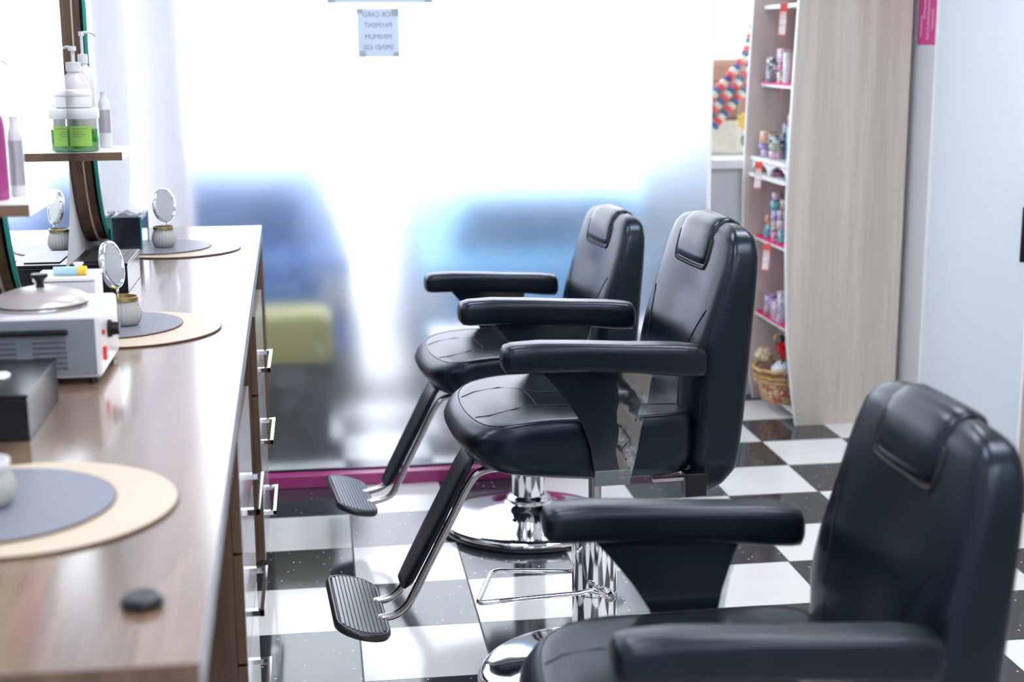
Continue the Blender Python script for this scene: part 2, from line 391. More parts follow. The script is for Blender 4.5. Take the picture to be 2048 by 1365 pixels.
# ---------------------------------------------------------------- wall mirrors and shelves
def wall_mirror(yc, label):
    t = thing('wall_mirror', label, 'mirror', (XL, yc, 1.56), group='round-cornered mirrors on the left wall')
    def outl(sc=0, n=72): return sell(n, .42-sc, .59-sc, 2.7)
    MB().prism(outl(.006), 0, .003, .038).obj('wooden_backing', 'dwood', t, smooth=50)
    MB().prism(outl(.0), 0, .038, .041).obj('backing_highlight', 'beige', t, smooth=50)  # pale layer paints the highlight line along the backing
    MB().prism(outl(.012), 0, .041, .060).obj('inner_backing', 'dwood', t, smooth=50)
    MB().prism(outl(.03), 0, .060, .070).obj('spacer', 'black', t, smooth=50)
    g = MB().prism(outl(.001), 0, .070, .0785).obj('glass_edge', 'green', t, smooth=50)
    MB().prism(outl(.004), 0, .0786, .080).obj('mirror_glass', 'mirror', t, smooth=50)
    return t
wall_mirror(-.05, 'tall rounded mirror on wooden backing at the far end beside the window')
wall_mirror(-1.32, 'tall rounded mirror on wooden backing nearer the camera, cut by the left frame edge')
def wall_shelf(yn, label):
    t = thing('wall_shelf', label, 'shelf', (XL, yn, 1.283), group='small bottle shelves on the left wall')
    MB().box(.002, .203, .0, .27, 0, .021).obj('shelf_board', 'white', t)
    MB().box(.002, .205, -.0015, .0, 0, .021).obj('front_edging', 'dwood', t)
    MB().box(.203, .205, .0, .27, 0, .021).obj('side_edging', 'white', t)
    return t
wall_shelf(-.86, 'small wall shelf carrying the green tub, between the two mirrors')
wall_shelf(-2.13, 'small wall shelf at the left frame edge carrying the magenta bottle')

# ---------------------------------------------------------------- things on the counter
ZT = .9605
def placemat(x, y, r, m, nm, label, z, grp):
    o = MB().lathe([(r-.001, 0), (r, .0008), (r, .003), (r-.0012, .0042), (r*.5, .0043), (.001, .0043)], n=96).obj(nm, m, None, smooth=40)
    o.location = (x, y, z); tag(o, label, 'placemat', grp)
    MB().tube([(r*math.cos(2*PI*j/64), r*math.sin(2*PI*j/64), .002) for j in range(64)], .0019, 6, closed=True).obj('edge_piping', 'matedge', o, smooth=180)
    return o
for (x, y, r, xg, yg, rg, w_) in ((-.487, -2.79, .207, -.53, -2.79, .166, 'near'), (-.50, -1.53, .203, -.54, -1.50, .156, 'mid'), (-.513, -.235, .198, -.57, -.215, .163, 'far')):
    d = {'near': 'in the left foreground of the counter', 'mid': 'on the counter behind the white wax heater', 'far': 'on the counter nearest the window'}[w_]
    placemat(x, y, r, 'beige', 'placemat', 'large beige round placemat '+d, ZT, 'round placemats')
    placemat(xg, yg, rg, 'grey', 'placemat', 'small grey round placemat '+d, ZT+.0045, 'round placemats')
ZM = ZT+.0092
def glass_jar(x, y, label, fill='wax', rim='gold'):
    t = thing('glass_jar', label, 'jar', (x, y, ZM))
    MB().lathe([(.022, 0), (.030, .003), (.0355, .016), (.0365, .028), (.033, .042), (.029, .050), (.029, .054)], n=96, flute=.03, nfl=24).obj('jar_body', 'ribglass', t, smooth=180)
    MB().lathe([(.0215, .005), (.0285, .008), (.033, .018), (.034, .028), (.030, .038), (.001, .038)], n=40).obj('filling', fill, t, smooth=180)
    MB().lathe([(.0295, .054), (.0315, .0545), (.0315, .063), (.0295, .0635), (.0275, .0635), (.0275, .055)], n=48).obj('rim_band', rim, t, smooth=40)
    return t
glass_jar(-.545, -.235, 'ribbed glass jar with gold rim on the grey mat nearest the window')
glass_jar(-.506, -1.51, 'ribbed glass jar with gold rim behind the white wax heater')
glass_jar(-.528, -2.80, 'pale ribbed glass jar at the left frame edge on the nearest mat', 'waxp', 'cream')
def compact_mirror(x, y, zc, rz, ty, label):
    t = thing('compact_mirror', label, 'mirror', (x, y, zc), rz); t.rotation_euler = (0, ty, rz)
    ax = Matrix.Rotation(R(90), 3, 'Y')
    MB().lathe([(.049, -.007), (.052, -.006), (.0535, 0), (.052, .006), (.049, .007), (.046, .007), (.046, -.007)], n=64, axis=ax).obj('chrome_rim', 'chrome', t, smooth=60)
    MB().lathe([(.0462, -.004), (.0462, .005), (.001, .005)], n=64, axis=ax).obj('mirror_glass', 'mirror', t, smooth=40)
    dn = t.rotation_euler.to_matrix().transposed() @ Vector((0, 0, -1)); p0 = Vector((0, 0, -.052))
    MB().tube([p0, p0+dn*.010, p0+dn*.026], [.0042, .003, .0022], 8).obj('stem', 'chrome', t, smooth=180)
    return t
compact_mirror(-.540, -.235, 1.098, R(-30), R(-10), 'round chrome vanity mirror standing in the jar nearest the window')
compact_mirror(-.528, -1.505, 1.103, R(-15), R(-10), 'round chrome vanity mirror standing in the jar behind the wax heater')

def tissue_box(x, y, wx, wy, h, m, label, edge=None, rz=0):
    t = thing('tissue_box', label, 'tissue box', (x, y, ZT), rz)
    MB().box(-wx/2, wx/2, -wy/2, wy/2, 0, h-.008).obj('box_body', m, t, bevel=.002)
    MB().box(-wx/2-.0015, wx/2+.0015, -wy/2-.0015, wy/2+.0015, h-.0075, h).obj('box_lid', m, t, bevel=.002)
    if edge:
        for sx in (-1, 1):
            for sy in (-1, 1): MB().box(sx*wx/2-.0022, sx*wx/2+.0022, sy*wy/2-.0022, sy*wy/2+.0022, 0, h).obj('glass_corner', edge, t)
    return t
def tissue(parent_loc, label, s=1.0):
    v = []; f = []; n = 14
    for i in range(n+1):
        for j in range(n+1):
            u = i/n-.5; w_ = j/n-.5
            z = .017*s*max(0, 1-2.2*abs(u))*(1+.5*math.sin(9*w_+3*u)) + .006*math.sin(14*w_)*math.cos(8*u)
            v.append((u*.07*s+.006*math.sin(7*w_), w_*.12*s, max(.001, z)))
    for i in range(n):
        for j in range(n): a = i*(n+1)+j; f.append((a, a+1, a+n+2, a+n+1))
    o = MB().add(v, f).obj('tissue', 'tissue', None, smooth=180); o.location = parent_loc
    return tag(o, label, 'tissue')
M['mirbox'] = mat('mirrored_dark_glass', (.015, .02, .03), .05, spec=.9)
tissue_box(-.650, -.195, .088, .175, .108, 'mirbox', 'cube tissue box with dark mirrored glass sides below the far wall mirror', 'green')
tissue((-.650, -.195, ZT+.1085), 'white tissue coming out of the mirrored glass box', 1)
b1 = tissue_box(-.628, -.895, .140, .262, .076, 'bleather', 'black tissue box with raised lid on the counter behind the wax heater')
MB().box(-.045, .045, -.10, .10, .0762, .079).obj('slot_plate', 'black', b1, bevel=.002)
b2 = tissue_box(-.618, -2.305, .155, .27, .076, 'bleather', 'black tissue box in front of the white wax heater')
tissue((-.625, -2.33, ZT+.0765), 'white tissue coming out of the nearer black box', .8)
# puck
t = thing('round_cap', 'small black round cap lying alone at the front end of the counter', 'cap', (-.285, -3.17, ZT))
MB().lathe([(.020, 0), (.0235, .002), (.0245, .006), (.022, .0105), (.016, .012), (.001, .0122)], n=40).obj('cap_body', 'black', t, smooth=60)
MB().lathe([(.021, .0112), (.0215, .0115), (.020, .0128), (.017, .0126)], n=40).obj('cap_ring', 'rubber', t, smooth=60)

# wax heater
t = thing('wax_heater', 'white countertop wax heater with round metal lid and side dial', 'heater', (-.60, -1.93, ZT))
MB().box(-.12, .120, -.13, .12, .013, .132).obj('housing', 'cream', t, bevel=.008, segs=3)
MB().box(-.112, .112, -.1325, -.1302, .02, .125).obj('front_plate', 'heatf', t, bevel=.002)
MB().box(-.085, .065, -.148, -.134, .098, .108).obj('front_handle', 'black', t, bevel=.003)
lv = MB()
for cx in (-.06, .03):
    for i in range(6): lv.box(cx-.03, cx+.03, -.1345, -.1322, .034+i*.0095, .037+i*.0095)
lv.obj('louvers', 'slot', t)
for sx in (-1, 1):
    for sy in (-1, 1): MB().lathe([(.009, 0), (.010, .013), (.001, .013)], c=(sx*.10, sy*.105, 0), n=16).obj('foot', 'rubber', t)
MB().lathe([(.088, .128), (.090, .133), (.088, .138)], c=(.0, -.02, 0), n=64).obj('pot_rim', 'steel', t, smooth=60)
ld = MB().lathe([(.086, .139), (.089, .142), (.087, .148), (.075, .156), (.055, .163), (.03, .168), (.001, .169)], c=(.0, -.02, 0), n=64).obj('lid', 'lid', t, smooth=60)
MB().lathe([(.009, .168), (.006, .176), (.010, .184), (.016, .188), (.015, .194), (.001, .196)], c=(.0, -.02, 0), n=24).obj('lid_knob', 'black', ld, smooth=60)
axx = Matrix.Rotation(R(90), 3, 'Y')
MB().lathe([(.017, 0), (.017, .006), (.013, .008), (.012, .020), (.001, .021)], c=(.121, -.02, .085), n=28, axis=axx).obj('dial', 'black', t, smooth=50)
MB().box(.1205, .126, -.10, -.085, .04, .065).obj('power_switch', 'red', t, bevel=.001)
MB().box(.1205, .124, -.10, -.088, .088, .098).obj('indicator_lamp', 'red', t, bevel=.001)
# white box + rolls behind the heater
t = thing('storage_box', 'small white box behind the wax heater', 'box', (-.585, -1.72, ZT))
MB().box(-.062, .058, -.05, .06, 0, .148).obj('box_body', 'wplastic', t, bevel=.003)
MB().box(-.064, .060, -.052, .062, .149, .158).obj('box_lid', 'white', t, bevel=.003)
t = thing('cream_tube', 'pale blue tube with yellow cap lying on the white box', 'tube', (-.575, -1.745, ZT+.1585))
MB().tube([(-.035, 0, .009), (.012, .0, .009)], .009, 16).obj('tube_body', 'blue', t, smooth=50)
MB().tube([(.0122, 0, .009), (.030, .0, .009)], .0095, 16).obj('tube_cap', 'yellow', t, smooth=50)
t = thing('cotton_reel', 'small white reel standing on the white box beside the tube', 'reel', (-.568, -1.70, ZT+.1585))
MB().lathe([(.011, 0), (.011, .002), (.008, .004), (.008, .015), (.011, .017), (.011, .019), (.001, .019)], n=24).obj('reel_body', 'tissue', t, smooth=50)

# bottles on the wall shelves
ZS = 1.3045
def tub(x, y):
    t = thing('gel_tub', 'round clear tub of green gel with lime labels on the far wall shelf', 'tub', (x, y, ZS))
    MB().lathe([(.046, .0), (.049, .003), (.050, .05), (.048, .086), (.048, .088)], n=48).obj('tub_wall', 'clear', t, smooth=60)
    MB().lathe([(.044, .002), (.0475, .004), (.0485, .045), (.0485, .058), (.001, .058)], n=48).obj('gel', 'gel', t, smooth=60)
    MB().lathe([(.0525, .086), (.053, .088), (.053, .110), (.051, .113), (.001, .113)], n=48).obj('tub_lid', 'wplastic', t, smooth=50)
    for a0, a1 in ((-110, -45), (150, 215)):
        lb = MB(); n = 10; v = []; f = []
        for i in range(n+1):
            a = R(a0+(a1-a0)*i/n)
            for z in (.016, .068): v.append((.0512*math.cos(a), .0512*math.sin(a), z))
        for i in range(n): f.append((2*i, 2*i+2, 2*i+3, 2*i+1))
        L_ = lb.add(v, f).obj('tub_label', 'lime', t, smooth=180)
        tx = MB()
        for q, (z, fr) in enumerate(((.060, .8), (.052, .55), (.046, .65), (.040, .5))):
            v = []; n = 8
            for i in range(n+1):
                a = R(a0+(a1-a0)*(.15+fr*.85*i/n))
                for zz in (z, z+.0016): v.append((.0515*math.cos(a), .0515*math.sin(a), zz))
            tx.add(v, [(2*i, 2*i+2, 2*i+3, 2*i+1) for i in range(n)])
        tx.obj('label_print', 'ink', L_, smooth=180)
    return t
tub(-.688, -.80)
t = thing('cream_tub', 'plain white tub stacked on the green gel tub', 'tub', (-.694, -.80, ZS+.1135))
MB().lathe([(.036, .0), (.040, .002), (.041, .030), (.040, .031)], n=48).obj('tub_body', 'wplastic', t, smooth=50)
MB().lathe([(.042, .031), (.0425, .033), (.0425, .045), (.041, .0465), (.001, .0465)], n=48).obj('tub_lid', 'white', t, smooth=50)
def pump_bottle(x, y, z, r, h, hp, body, label, rz=0, band=None, cat='bottle'):
    t = thing('pump_bottle', label, cat, (x, y, z), rz)
    MB().lathe([(r*.95, 0), (r, .004), (r, h*.72), (r*.93, h*.82), (r*.55, h*.95), (r*.38, h*.98), (r*.38, h)], n=40).obj('bottle_body', body, t, smooth=60)
    MB().lathe([(r*.46, h), (r*.46, h+.024), (.004, h+.026), (.004, h+hp-.012), (r*.25, h+hp-.012), (r*.25, h+hp), (.001, h+hp)], n=28).obj('pump_collar', 'wplastic', t, smooth=40)
    MB().tube([(0, 0, h+hp-.004), (.02, 0, h+hp-.002), (.034, 0, h+hp-.006), (.038, 0, h+hp-.013)], [.0045, .004, .0035, .003], 8).obj('pump_nozzle', 'wplastic', t, smooth=180)
    if band:
        MB().lathe([(r*1.01, h*.12), (r*1.012, h*.13), (r*1.012, h*.62), (r*1.01, h*.63)], n=40).obj('bottle_label', band, t, smooth=60)
    return t
M['mauve'] = mat('pale_mauve_plastic', (.62, .56, .60), .3)
pump_bottle(-.708, -.704, ZS, .042, .205, .066, 'mauve', 'pale mauve pump bottle behind the stacked tubs on the far shelf', R(150))
pump_bottle(-.694, -.625, ZS, .029, .225, .085, 'wplastic', 'taller white pump bottle, rearmost on the far shelf', R(20))
t = thing('lotion_bottle', 'slim white lotion bottle with grey label at the right of the far shelf', 'bottle', (-.640, -.665, ZS))
MB().lathe([(.015, 0), (.016, .003), (.016, .115), (.011, .13), (.008, .134), (.008, .150), (.001, .151)], n=32).obj('bottle_body', 'wplastic', t, smooth=60)
MB().lathe([(.0163, .04), (.0165, .042), (.0165, .10), (.0163, .102)], n=32).obj('bottle_label', 'silver', t, smooth=60)
pump_bottle(-.652, -2.03, ZS, .026, .175, .075, 'magenta', 'magenta pump bottle on the near shelf at the left frame edge', R(10), 'magenta')
t = thing('lotion_bottle', 'white bottle with silver label beside the magenta bottle', 'bottle', (-.622, -1.97, ZS))
MB().lathe([(.012, 0), (.0135, .003), (.0135, .11), (.010, .124), (.0085, .126), (.0085, .146), (.001, .147)], n=32).obj('bottle_body', 'wplastic', t, smooth=60)
MB().lathe([(.0138, .02), (.014, .022), (.014, .10), (.0138, .102)], n=32).obj('bottle_label', 'silver', t, smooth=60)
t = thing('gel_tub', 'green tub on the near shelf, barely inside the left frame edge', 'tub', (-.690, -2.085, ZS))
MB().lathe([(.036, 0), (.038, .003), (.038, .05), (.036, .052), (.001, .052)], n=40).obj('tub_body', 'gel', t, smooth=60)
MB().lathe([(.040, .052), (.040, .070), (.001, .071)], n=40).obj('tub_lid', 'wplastic', t, smooth=50)

# ---------------------------------------------------------------- barber chairs
def plan(n, xf, xr, hw, bow, ef):
    """seat outline: bowed front, rounded corners. returns list of (x,y)"""
    pts = []
    xc = (xf+xr)/2; hl = (xr-xf)/2
    for (a, b) in sell(n, hl, hw, ef):
        x = xc+a; y = b
        if a < 0: x -= bow*(1-(y/hw)**2)*(-a/hl)**3
        pts.append((x, y))
    return pts
def seat_top(x, y):
    z = .748
    if x < -.14: z -= .10*((-.14-x)/.22)**2*.32
    z -= .017*math.exp(-((y)/.13)**2)*(1 if x > -.1 else max(0, 1-((-.1-x)/.15)))
    z += .006*math.exp(-((x+.19)/.07)**2)*(1-(abs(y)/.25)**2)
    return z
def make_chair(label, loc, rz, dz, prz=0, fz=0):
    t = thing('barber_chair', label, 'chair', loc, rz, 'black leather barber chairs in a row')
    # --- base
    b = MB().lathe([(.284, .012), (.287, .017), (.286, .026), (.278, .033), (.262, .037), (.22, .043), (.16, .054), (.11, .068), (.083, .082), (.072, .092), (.001, .092)], n=96).obj('base_disc', 'chrome', t, smooth=60)
    MB().lathe([(.282, 0), (.292, .002), (.293, .010), (.286, .0125), (.27, .0125)], n=96).obj('rubber_ring', 'rubber', b, smooth=50)
    MB().lathe([(.066, .088), (.073, .092), (.074, .100), (.066, .108), (.060, .110), (.058, .112)], n=64).obj('collar', 'chrome', t, smooth=40)
    col = MB().lathe([(.0565, .110), (.0565, .242), (.0545, .244), (.0545, .246), (.0572, .248), (.0572, .40), (.054, .404), (.001, .405)], n=64).obj('pump_cylinder', 'chrome', t, smooth=30)
    MB().lathe([(.016, .40), (.016, .592+dz), (.001, .592+dz)], n=32).obj('piston', 'steel', t, smooth=40)
    # --- pedal
    c_, s_ = math.cos(prz), math.sin(prz)
    def rp(p): return (p[0]*c_-p[1]*s_, p[0]*s_+p[1]*c_, p[2])
    pts = [(.01, .064, .268), (-.05, .066, .270), (-.13, .072, .276), (-.225, .078, .282), (-.240, .074, .282), (-.250, .064, .281),
           (-.305, -.078, .272), (-.308, -.088, .271), (-.300, -.094, .271), (-.20, -.088, .270), (-.06, -.078, .268), (-.03, -.078, .272), (-.01, -.079, .264), (.02, -.079, .250)]
    MB().tube([rp(p) for p in pts], .0062, 10).obj('pump_pedal', 'chrome', t, smooth=180)
    ay = Matrix.Rotation(prz, 3, 'Z') @ Matrix.Rotation(R(90), 3, 'X')
    c1 = rp((.02, -.050, .252)); MB().lathe([(.013, 0), (.013, .030), (.010, .034), (.001, .034)], c=c1, n=20, axis=ay).obj('pedal_pivot', 'chrome', t, smooth=40)
    Z = dz
    # --- under-seat frame
    fr = MB().box(-.20, .17, -.13, .13, .586+Z, .604+Z); fr.box(-.09, .09, -.09, .09, .570+Z, .587+Z)
    fr.obj('seat_frame', 'black', t, bevel=.003)
    MB().box(.155, .205, -.235, -.195, .545+Z, .60+Z).obj('recline_bracket', 'black', t, bevel=.002)
    MB().box(.08, .155, -.225, -.212, .583+Z, .591+Z).obj('recline_rod', 'steel', t)
    # --- seat
    n = 96; rings = []
    def ring(ins, zf, bow=.03, xf=-.305, push=0):
        p = plan(n, xf+ins-push, .185-ins, .247-ins, bow, 7.5)
        return [(x, y, zf(x, y)) for x, y in p]
    bot = lambda x, y: .600+Z+.034*max(0, (-.05-x)/.3)
    def side(q): return lambda x, y: bot(x, y)*(1-q)+(seat_top(x, y)+Z-.008)*q
    rings.append(ring(.05, bot, .02)); rings.append(ring(.018, bot, .03)); rings.append(ring(.006, side(.06), .03, push=.004))
    rings.append(ring(.000, side(.35), .032, push=.014)); rings.append(ring(-.002, side(.65), .034, push=.020)); rings.append(ring(-.001, side(.86), .034, push=.014)); rings.append(ring(.002, side(.98), .032, push=.006))
    rings.append(ring(.007, lambda x, y: seat_top(x, y)+Z-.002)); rings.append(ring(.014, lambda x, y: seat_top(x, y)+Z))
    for ins in (.03, .05, .08, .11, .14, .17, .20, .225):
        rings.append([(x, y, seat_top(x, y)+Z) for x, y in plan(n, -.305+ins, .185-ins, .247-ins, .03, 7.5-ins*14)])
    st = MB().loft(rings).obj('seat_cushion', 'leather', t, smooth=180)
    def on(x, y, e=.0003): return (x, y, seat_top(x, y)+Z+e)
    sm = MB()
    sm.tube([(x, y, seat_top(x, y)+Z-.0003) for x, y in plan(n, -.305+.011, .185-.011, .247-.011, .03, 7.4)], .0012, 5, closed=True)
    for s in (-1, 1):
        sm.tube([on(x, s*y) for x, y in ((-.312, .10), (-.28, .116), (-.22, .108), (-.165, .080), (-.12, .066), (-.05, .075), (.05, .10), (.16, .13))], .0012, 5)
    sm.tube([on(-.165, -.080), on(-.160, -.04), on(-.158, 0), on(-.160, .04), on(-.165, .080)], .0013, 5)
    sm.obj('seat_seams', 'seam', st, smooth=180)
    # --- backrest
    def fx(z): return ([(.55, .175), (.62, .163), (.82, .163), (.90, .180), (.97, .203), (1.09, .240), (1.14, .254), (1.163, .260)])
    def itp(tab, z):
        for (a, b_), (c2, d2) in zip(tab, tab[1:]):
            if z <= c2: u = max(0, (z-a)/(c2-a)); return b_+(d2-b_)*u
        return tab[-1][1]
    FX = fx(0); RX = [(.53, .262), (.60, .298), (.82, .314), (1.1, .330), (1.14, .328), (1.163, .320)]
    HW = [(.532, .165), (.56, .20), (.62, .228), (.72, .240), (.85, .246), (1.0, .244), (1.06, .240), (1.10, .232), (1.13, .216), (1.148, .196), (1.158, .172), (1.163, .14)]
    rings = []
    for i in range(44):
        z = .532+(1.163-.532)*(1-math.cos(PI*i/43))/2
        f_, r_ = itp(FX, z), itp(RX, z); h_ = itp(HW, z); cx = (f_+r_)/2; ht = (r_-f_)/2
        if z > 1.13: ht *= max(.45, math.sqrt(max(0, 1-((z-1.13)/.036)**2)))
        if z < .60: ht *= max(.28, math.sqrt(max(0, 1-((.60-z)/.071)**2)))
        ring_ = []
        for (a, b_) in sell(56, ht, h_, 5.5):
            zz = z
            x = cx+a
            if a < -ht*.5:                  # front face: side bolsters stand proud, centre is dished
                x += .010*math.exp(-(b_/.12)**2)*(1 if z < 1.0 else max(0, 1-(z-1.0)/.1))
            ring_.append((x, b_, zz+Z))
        rings.append(ring_)
    bk = MB().loft(rings).obj('backrest', 'leather', t, smooth=180)
    def bfx(z, y):
        f_, r_, h_ = itp(FX, z), itp(RX, z), itp(HW, z); k_ = min(.999, abs(y)/h_)
        return (f_+r_)/2-(r_-f_)/2*(1-k_**5.5)**(1/5.5)+.010*math.exp(-(y/.12)**2)*(1 if z < 1.0 else max(0, 1-(z-1.0)/.1))
    for s in (-1, 1):
        sb = MB(); pts = []
        for z, y in ((.66, .125), (.76, .128), (.84, .138), (.90, .155), (.95, .178), (.975, .195)):
            pts.append((bfx(z, y)-.0004, s*y, z+Z))
        sb.tube(catmull(pts, 4), .0013, 5).obj('bolster_seam', 'seam', bk, smooth=180)
        pts = [(bfx(z, itp(HW, z)*.972)-.0004, s*itp(HW, z)*.972, z+Z) for z in (.64, .75, .85, .95, 1.02, 1.06, 1.09, 1.11, 1.125)]
        MB().tube(pts, .0013, 5).obj('edge_seam', 'seam', bk, smooth=180)
    # headrest pad wraps over the top edge
    pr = []
    path = [(.240, 1.060, .72), (.239, 1.067, .94), (.242, 1.08, 1.0), (.246, 1.10, 1.0), (.252, 1.125, .99), (.261, 1.147, .97), (.276, 1.161, .95), (.296, 1.163, .92), (.316, 1.153, .88), (.327, 1.13, .86), (.329, 1.10, .84)]
    for i, (x, z, s) in enumerate(path):
        a = path[max(0, i-1)]; b_ = path[min(len(path)-1, i+1)]
        d = Vector((b_[0]-a[0], 0, b_[1]-a[1])).normalized(); nrm = Vector((-d.z, 0, d.x))
        th = .016*(1 if 0 < i < len(path)-1 else .3)
        ring_ = []
        for (u, v) in sell(40, th, .108*s, 4.5):
            q = Vector((x, 0, z))+nrm*(u-.0035); ring_.append((q.x, v, q.z+Z))
        pr.append(ring_)
    hp = MB().loft(pr).obj('headrest_pad', 'leather', t, smooth=180)
    # dark tube standing in for the shade around the pad
    MB().tube([(bfx(z, y)+.001, y, z+Z) for y, z in catmull_yz([(-.112, 1.125), (-.114, 1.09), (-.108, 1.063), (-.09, 1.056), (0, 1.054), (.09, 1.056), (.108, 1.063), (.114, 1.09), (.112, 1.125)])], .0055, 6).obj('pad_shade', 'seam', bk, smooth=180)
    # --- arms and side plates
    for s in (-1, 1):
        rings = []
        for (x, zc, hh, hw, e) in ((-.286, .903, .006, .014, 2.5), (-.284, .903, .020, .028, 3), (-.277, .904, .029, .036, 3.4), (-.26, .905, .0325, .0385, 3.6), (-.20, .906, .033, .0385, 4.6), (-.10, .902, .032, .0385, 4.6),
                               (.0, .895, .032, .0385, 4.6), (.06, .890, .034, .0385, 4.6), (.11, .885, .036, .0385, 4.6), (.15, .881, .036, .038, 3.6), (.167, .879, .034, .036, 3.3), (.174, .878, .024, .027, 3), (.176, .878, .008, .012, 2.5)):
            rings.append([(x, s*.28+a, zc+b_+Z) for a, b_ in sell(36, hw, hh, e)])
        ar = MB().loft(rings).obj('armrest', 'leather2', t, smooth=180)
        w1 = [(-.27, .934), (-.20, .9365), (-.10, .9325), (.0, .9255), (.06, .922), (.15, .915)]
        aw = MB()
        for q in (-1, 1): aw.tube([(x, s*.28+q*.034, z-.007+Z) for x, z in w1], .0011, 5)
        aw.obj('arm_piping', 'seam', ar, smooth=180)
        poly = [(-.20, .876), (-.165, .835), (-.13, .79), (-.10, .742), (-.082, .690), (-.074, .64), (-.070, .600), (.008, .596), (.012, .64), (.018, .70), (.030, .77), (.048, .83), (.062, .868)]
        y0, y1 = sorted((s*.262, s*.270))
        pl = MB().prism([(x, z+Z) for x, z in poly], 1, y0, y1).obj('arm_bracket', 'gloss', t, bevel=.002)
        v = []; f = []
        for i in range(12):
            z = .612+i*.0225
            for j in range(5):
                x0_ = -.02+.004*math.sin(i*1.7); x1_ = .012+(z-.61)*.20
                v.append((x0_+(x1_-x0_)*j/4, s*(.2725+.003*math.sin(i*1.3+j*1.1)), z+Z))
        for i in range(11):
            for j in range(4): a = i*5+j; f.append((a, a+1, a+6, a+5))
        MB().add(v, f).obj('plastic_film', 'film', pl, smooth=180)
        MB().box(-.072, .010, *sorted((s*.262, s*.274)), .598+Z, .634+Z).obj('bracket_foot', 'footfilm', pl, bevel=.002)
    # --- footrest
    ft = MB()
    for s in (-1, 1):
        ft = MB(); y = s*.058
        ft.tube(catmull([(-.20, y, .592+Z), (-.285, y, .588+Z), (-.322, y, .556+Z), (-.367, y, .470+Z), (-.427, y, .355+Z), (-.459, y, .293+Z), (-.476, y*.97, .264+Z+fz*.5), (-.505, y*.95, .243+Z+fz), (-.56, y*.9, .234+Z+fz)], 5), .0102, 12)
        ft.obj('footrest_tube', 'steel', t, smooth=180)
    rings = []
    for (x, z, hw) in ((-.300, .618, .062), (-.325, .572, .066), (-.36, .502, .067), (-.40, .425, .067), (-.435, .357, .064), (-.455, .318, .060), (-.462, .305, .055)):
        ring_ = []
        for a, b_ in sell(28, .017, hw, 4):
            ring_.append((x-.009+a*.88, b_, z+Z+a*.47+.006))
        rings.append(ring_)
    MB().loft(rings).obj('calf_pad', 'leather2', t, smooth=180)
    def stad(hl, hw, n=14):
        o_ = []
        for i in range(n+1): a = PI*i/n; o_.append((hw*math.cos(a), hl-hw*.95+hw*.95*math.sin(a)))
        for i in range(n+1): a = PI+PI*i/n; o_.append((hw*math.cos(a), -hl+hw*.95+hw*.95*math.sin(a)))
        return o_
    ang = R(16); ca, sa = math.cos(ang), math.sin(ang)
    def tp(x, y, z): return (-.588+x*ca+z*sa, y, .252+Z+fz-x*sa+z*ca)
    pr = [[tp(x, y, z) for x, y in stad(h1, w1)] for h1, w1, z in ((.180, .058, -.016), (.190, .066, -.012), (.193, .068, -.003), (.190, .0655, .004), (.186, .062, .006), (.182, .058, .005), (.180, .056, .0025))]
    fp = MB().loft(pr).obj('foot_plate', 'rubber', t, smooth=50)
    rb = MB()
    for i in range(11):
        x = -.050+i*.010; hl = .180-.056*.95*(1-math.sqrt(max(0, 1-(x/.057)**2)))-.003
        rb.add([tp(x+dx, y, z) for dx in (-.0036, .0036) for y in (-hl, hl) for z in (.002, .0062)], [(0, 1, 3, 2), (4, 6, 7, 5), (0, 4, 5, 1), (2, 3, 7, 6), (1, 5, 7, 3), (0, 2, 6, 4)])
    rb.obj('tread_ribs', 'tread', fp)
    return t
def catmull_yz(p):
    return [(q[1], q[2]) for q in catmull([(0, a, b) for a, b in p], 3)]
make_chair('black barber chair farthest from the camera, closest to the frosted window', (.588, -.20, 0), R(6), -.118, R(150), .022)
make_chair('black barber chair in the middle of the row of three', (.575, -1.41, 0), R(3.7), 0)
make_chair('blurred black barber chair in the right foreground, nearest the camera', (.575, -2.69, 0), R(.5), -.135)

# ---------------------------------------------------------------- display shelf unit
XU0, XU1, YU0, YU1, HU = 1.81, 2.305, .88, 1.40, 2.3
su = thing('shelf_unit', 'tall light wood display shelf unit with curved front edge by the right wall', 'shelf unit', (0, 0, 0))
FP = [(0, 1.876), (.15, 1.853), (.35, 1.829), (.54, 1.819), (.75, 1.810), (.95, 1.807), (1.2, 1.812), (1.45, 1.820), (1.735, 1.832), (2.3, 1.87)]
def panel(y0, y1, m, off=0):
    poly = [(x+.004+off, z) for z, x in FP]+[(XU1, HU), (XU1, 0)]
    return MB().prism(poly, 1, y0, y1).obj('side_panel', m, su)
panel(YU0, YU0+.018, 'ash'); panel(YU1-.018, YU1, 'ashin', -.03)
for y0, y1, of in ((YU0, YU0+.018, 0), (YU1-.018, YU1, -.03)):
    e = MB()
    for (z0, x0), (z1, x1) in zip(FP, FP[1:]):
        e.add([(x0+of, y0, z0), (x0+of, y1, z0), (x0+.0042+of, y0, z0), (x0+.0042+of, y1, z0), (x1+of, y0, z1), (x1+of, y1, z1), (x1+.0042+of, y0, z1), (x1+.0042+of, y1, z1)],
              [(0, 1, 3, 2), (4, 6, 7, 5), (0, 4, 5, 1), (2, 3, 7, 6), (0, 2, 6, 4), (1, 5, 7, 3)])
    e.obj('edge_strip', 'white', su)
MB().box(XU1-.012, XU1, YU0+.0185, YU1-.0185, .05, HU).obj('back_board', 'ashin', su)
SH = ((1.712, 1.85), (1.388, 1.848), (1.074, 1.806), (1.004, 1.800), (.725, 1.835), (.388, 1.845), (.03, 1.89), (2.05, 1.87))
for z, x in SH:
    MB().box(x, XU1-.0125, YU0+.0185, YU1-.0185, z, z+.016).obj('shelf_board', 'white' if z < 1.9 else 'ashin', su)
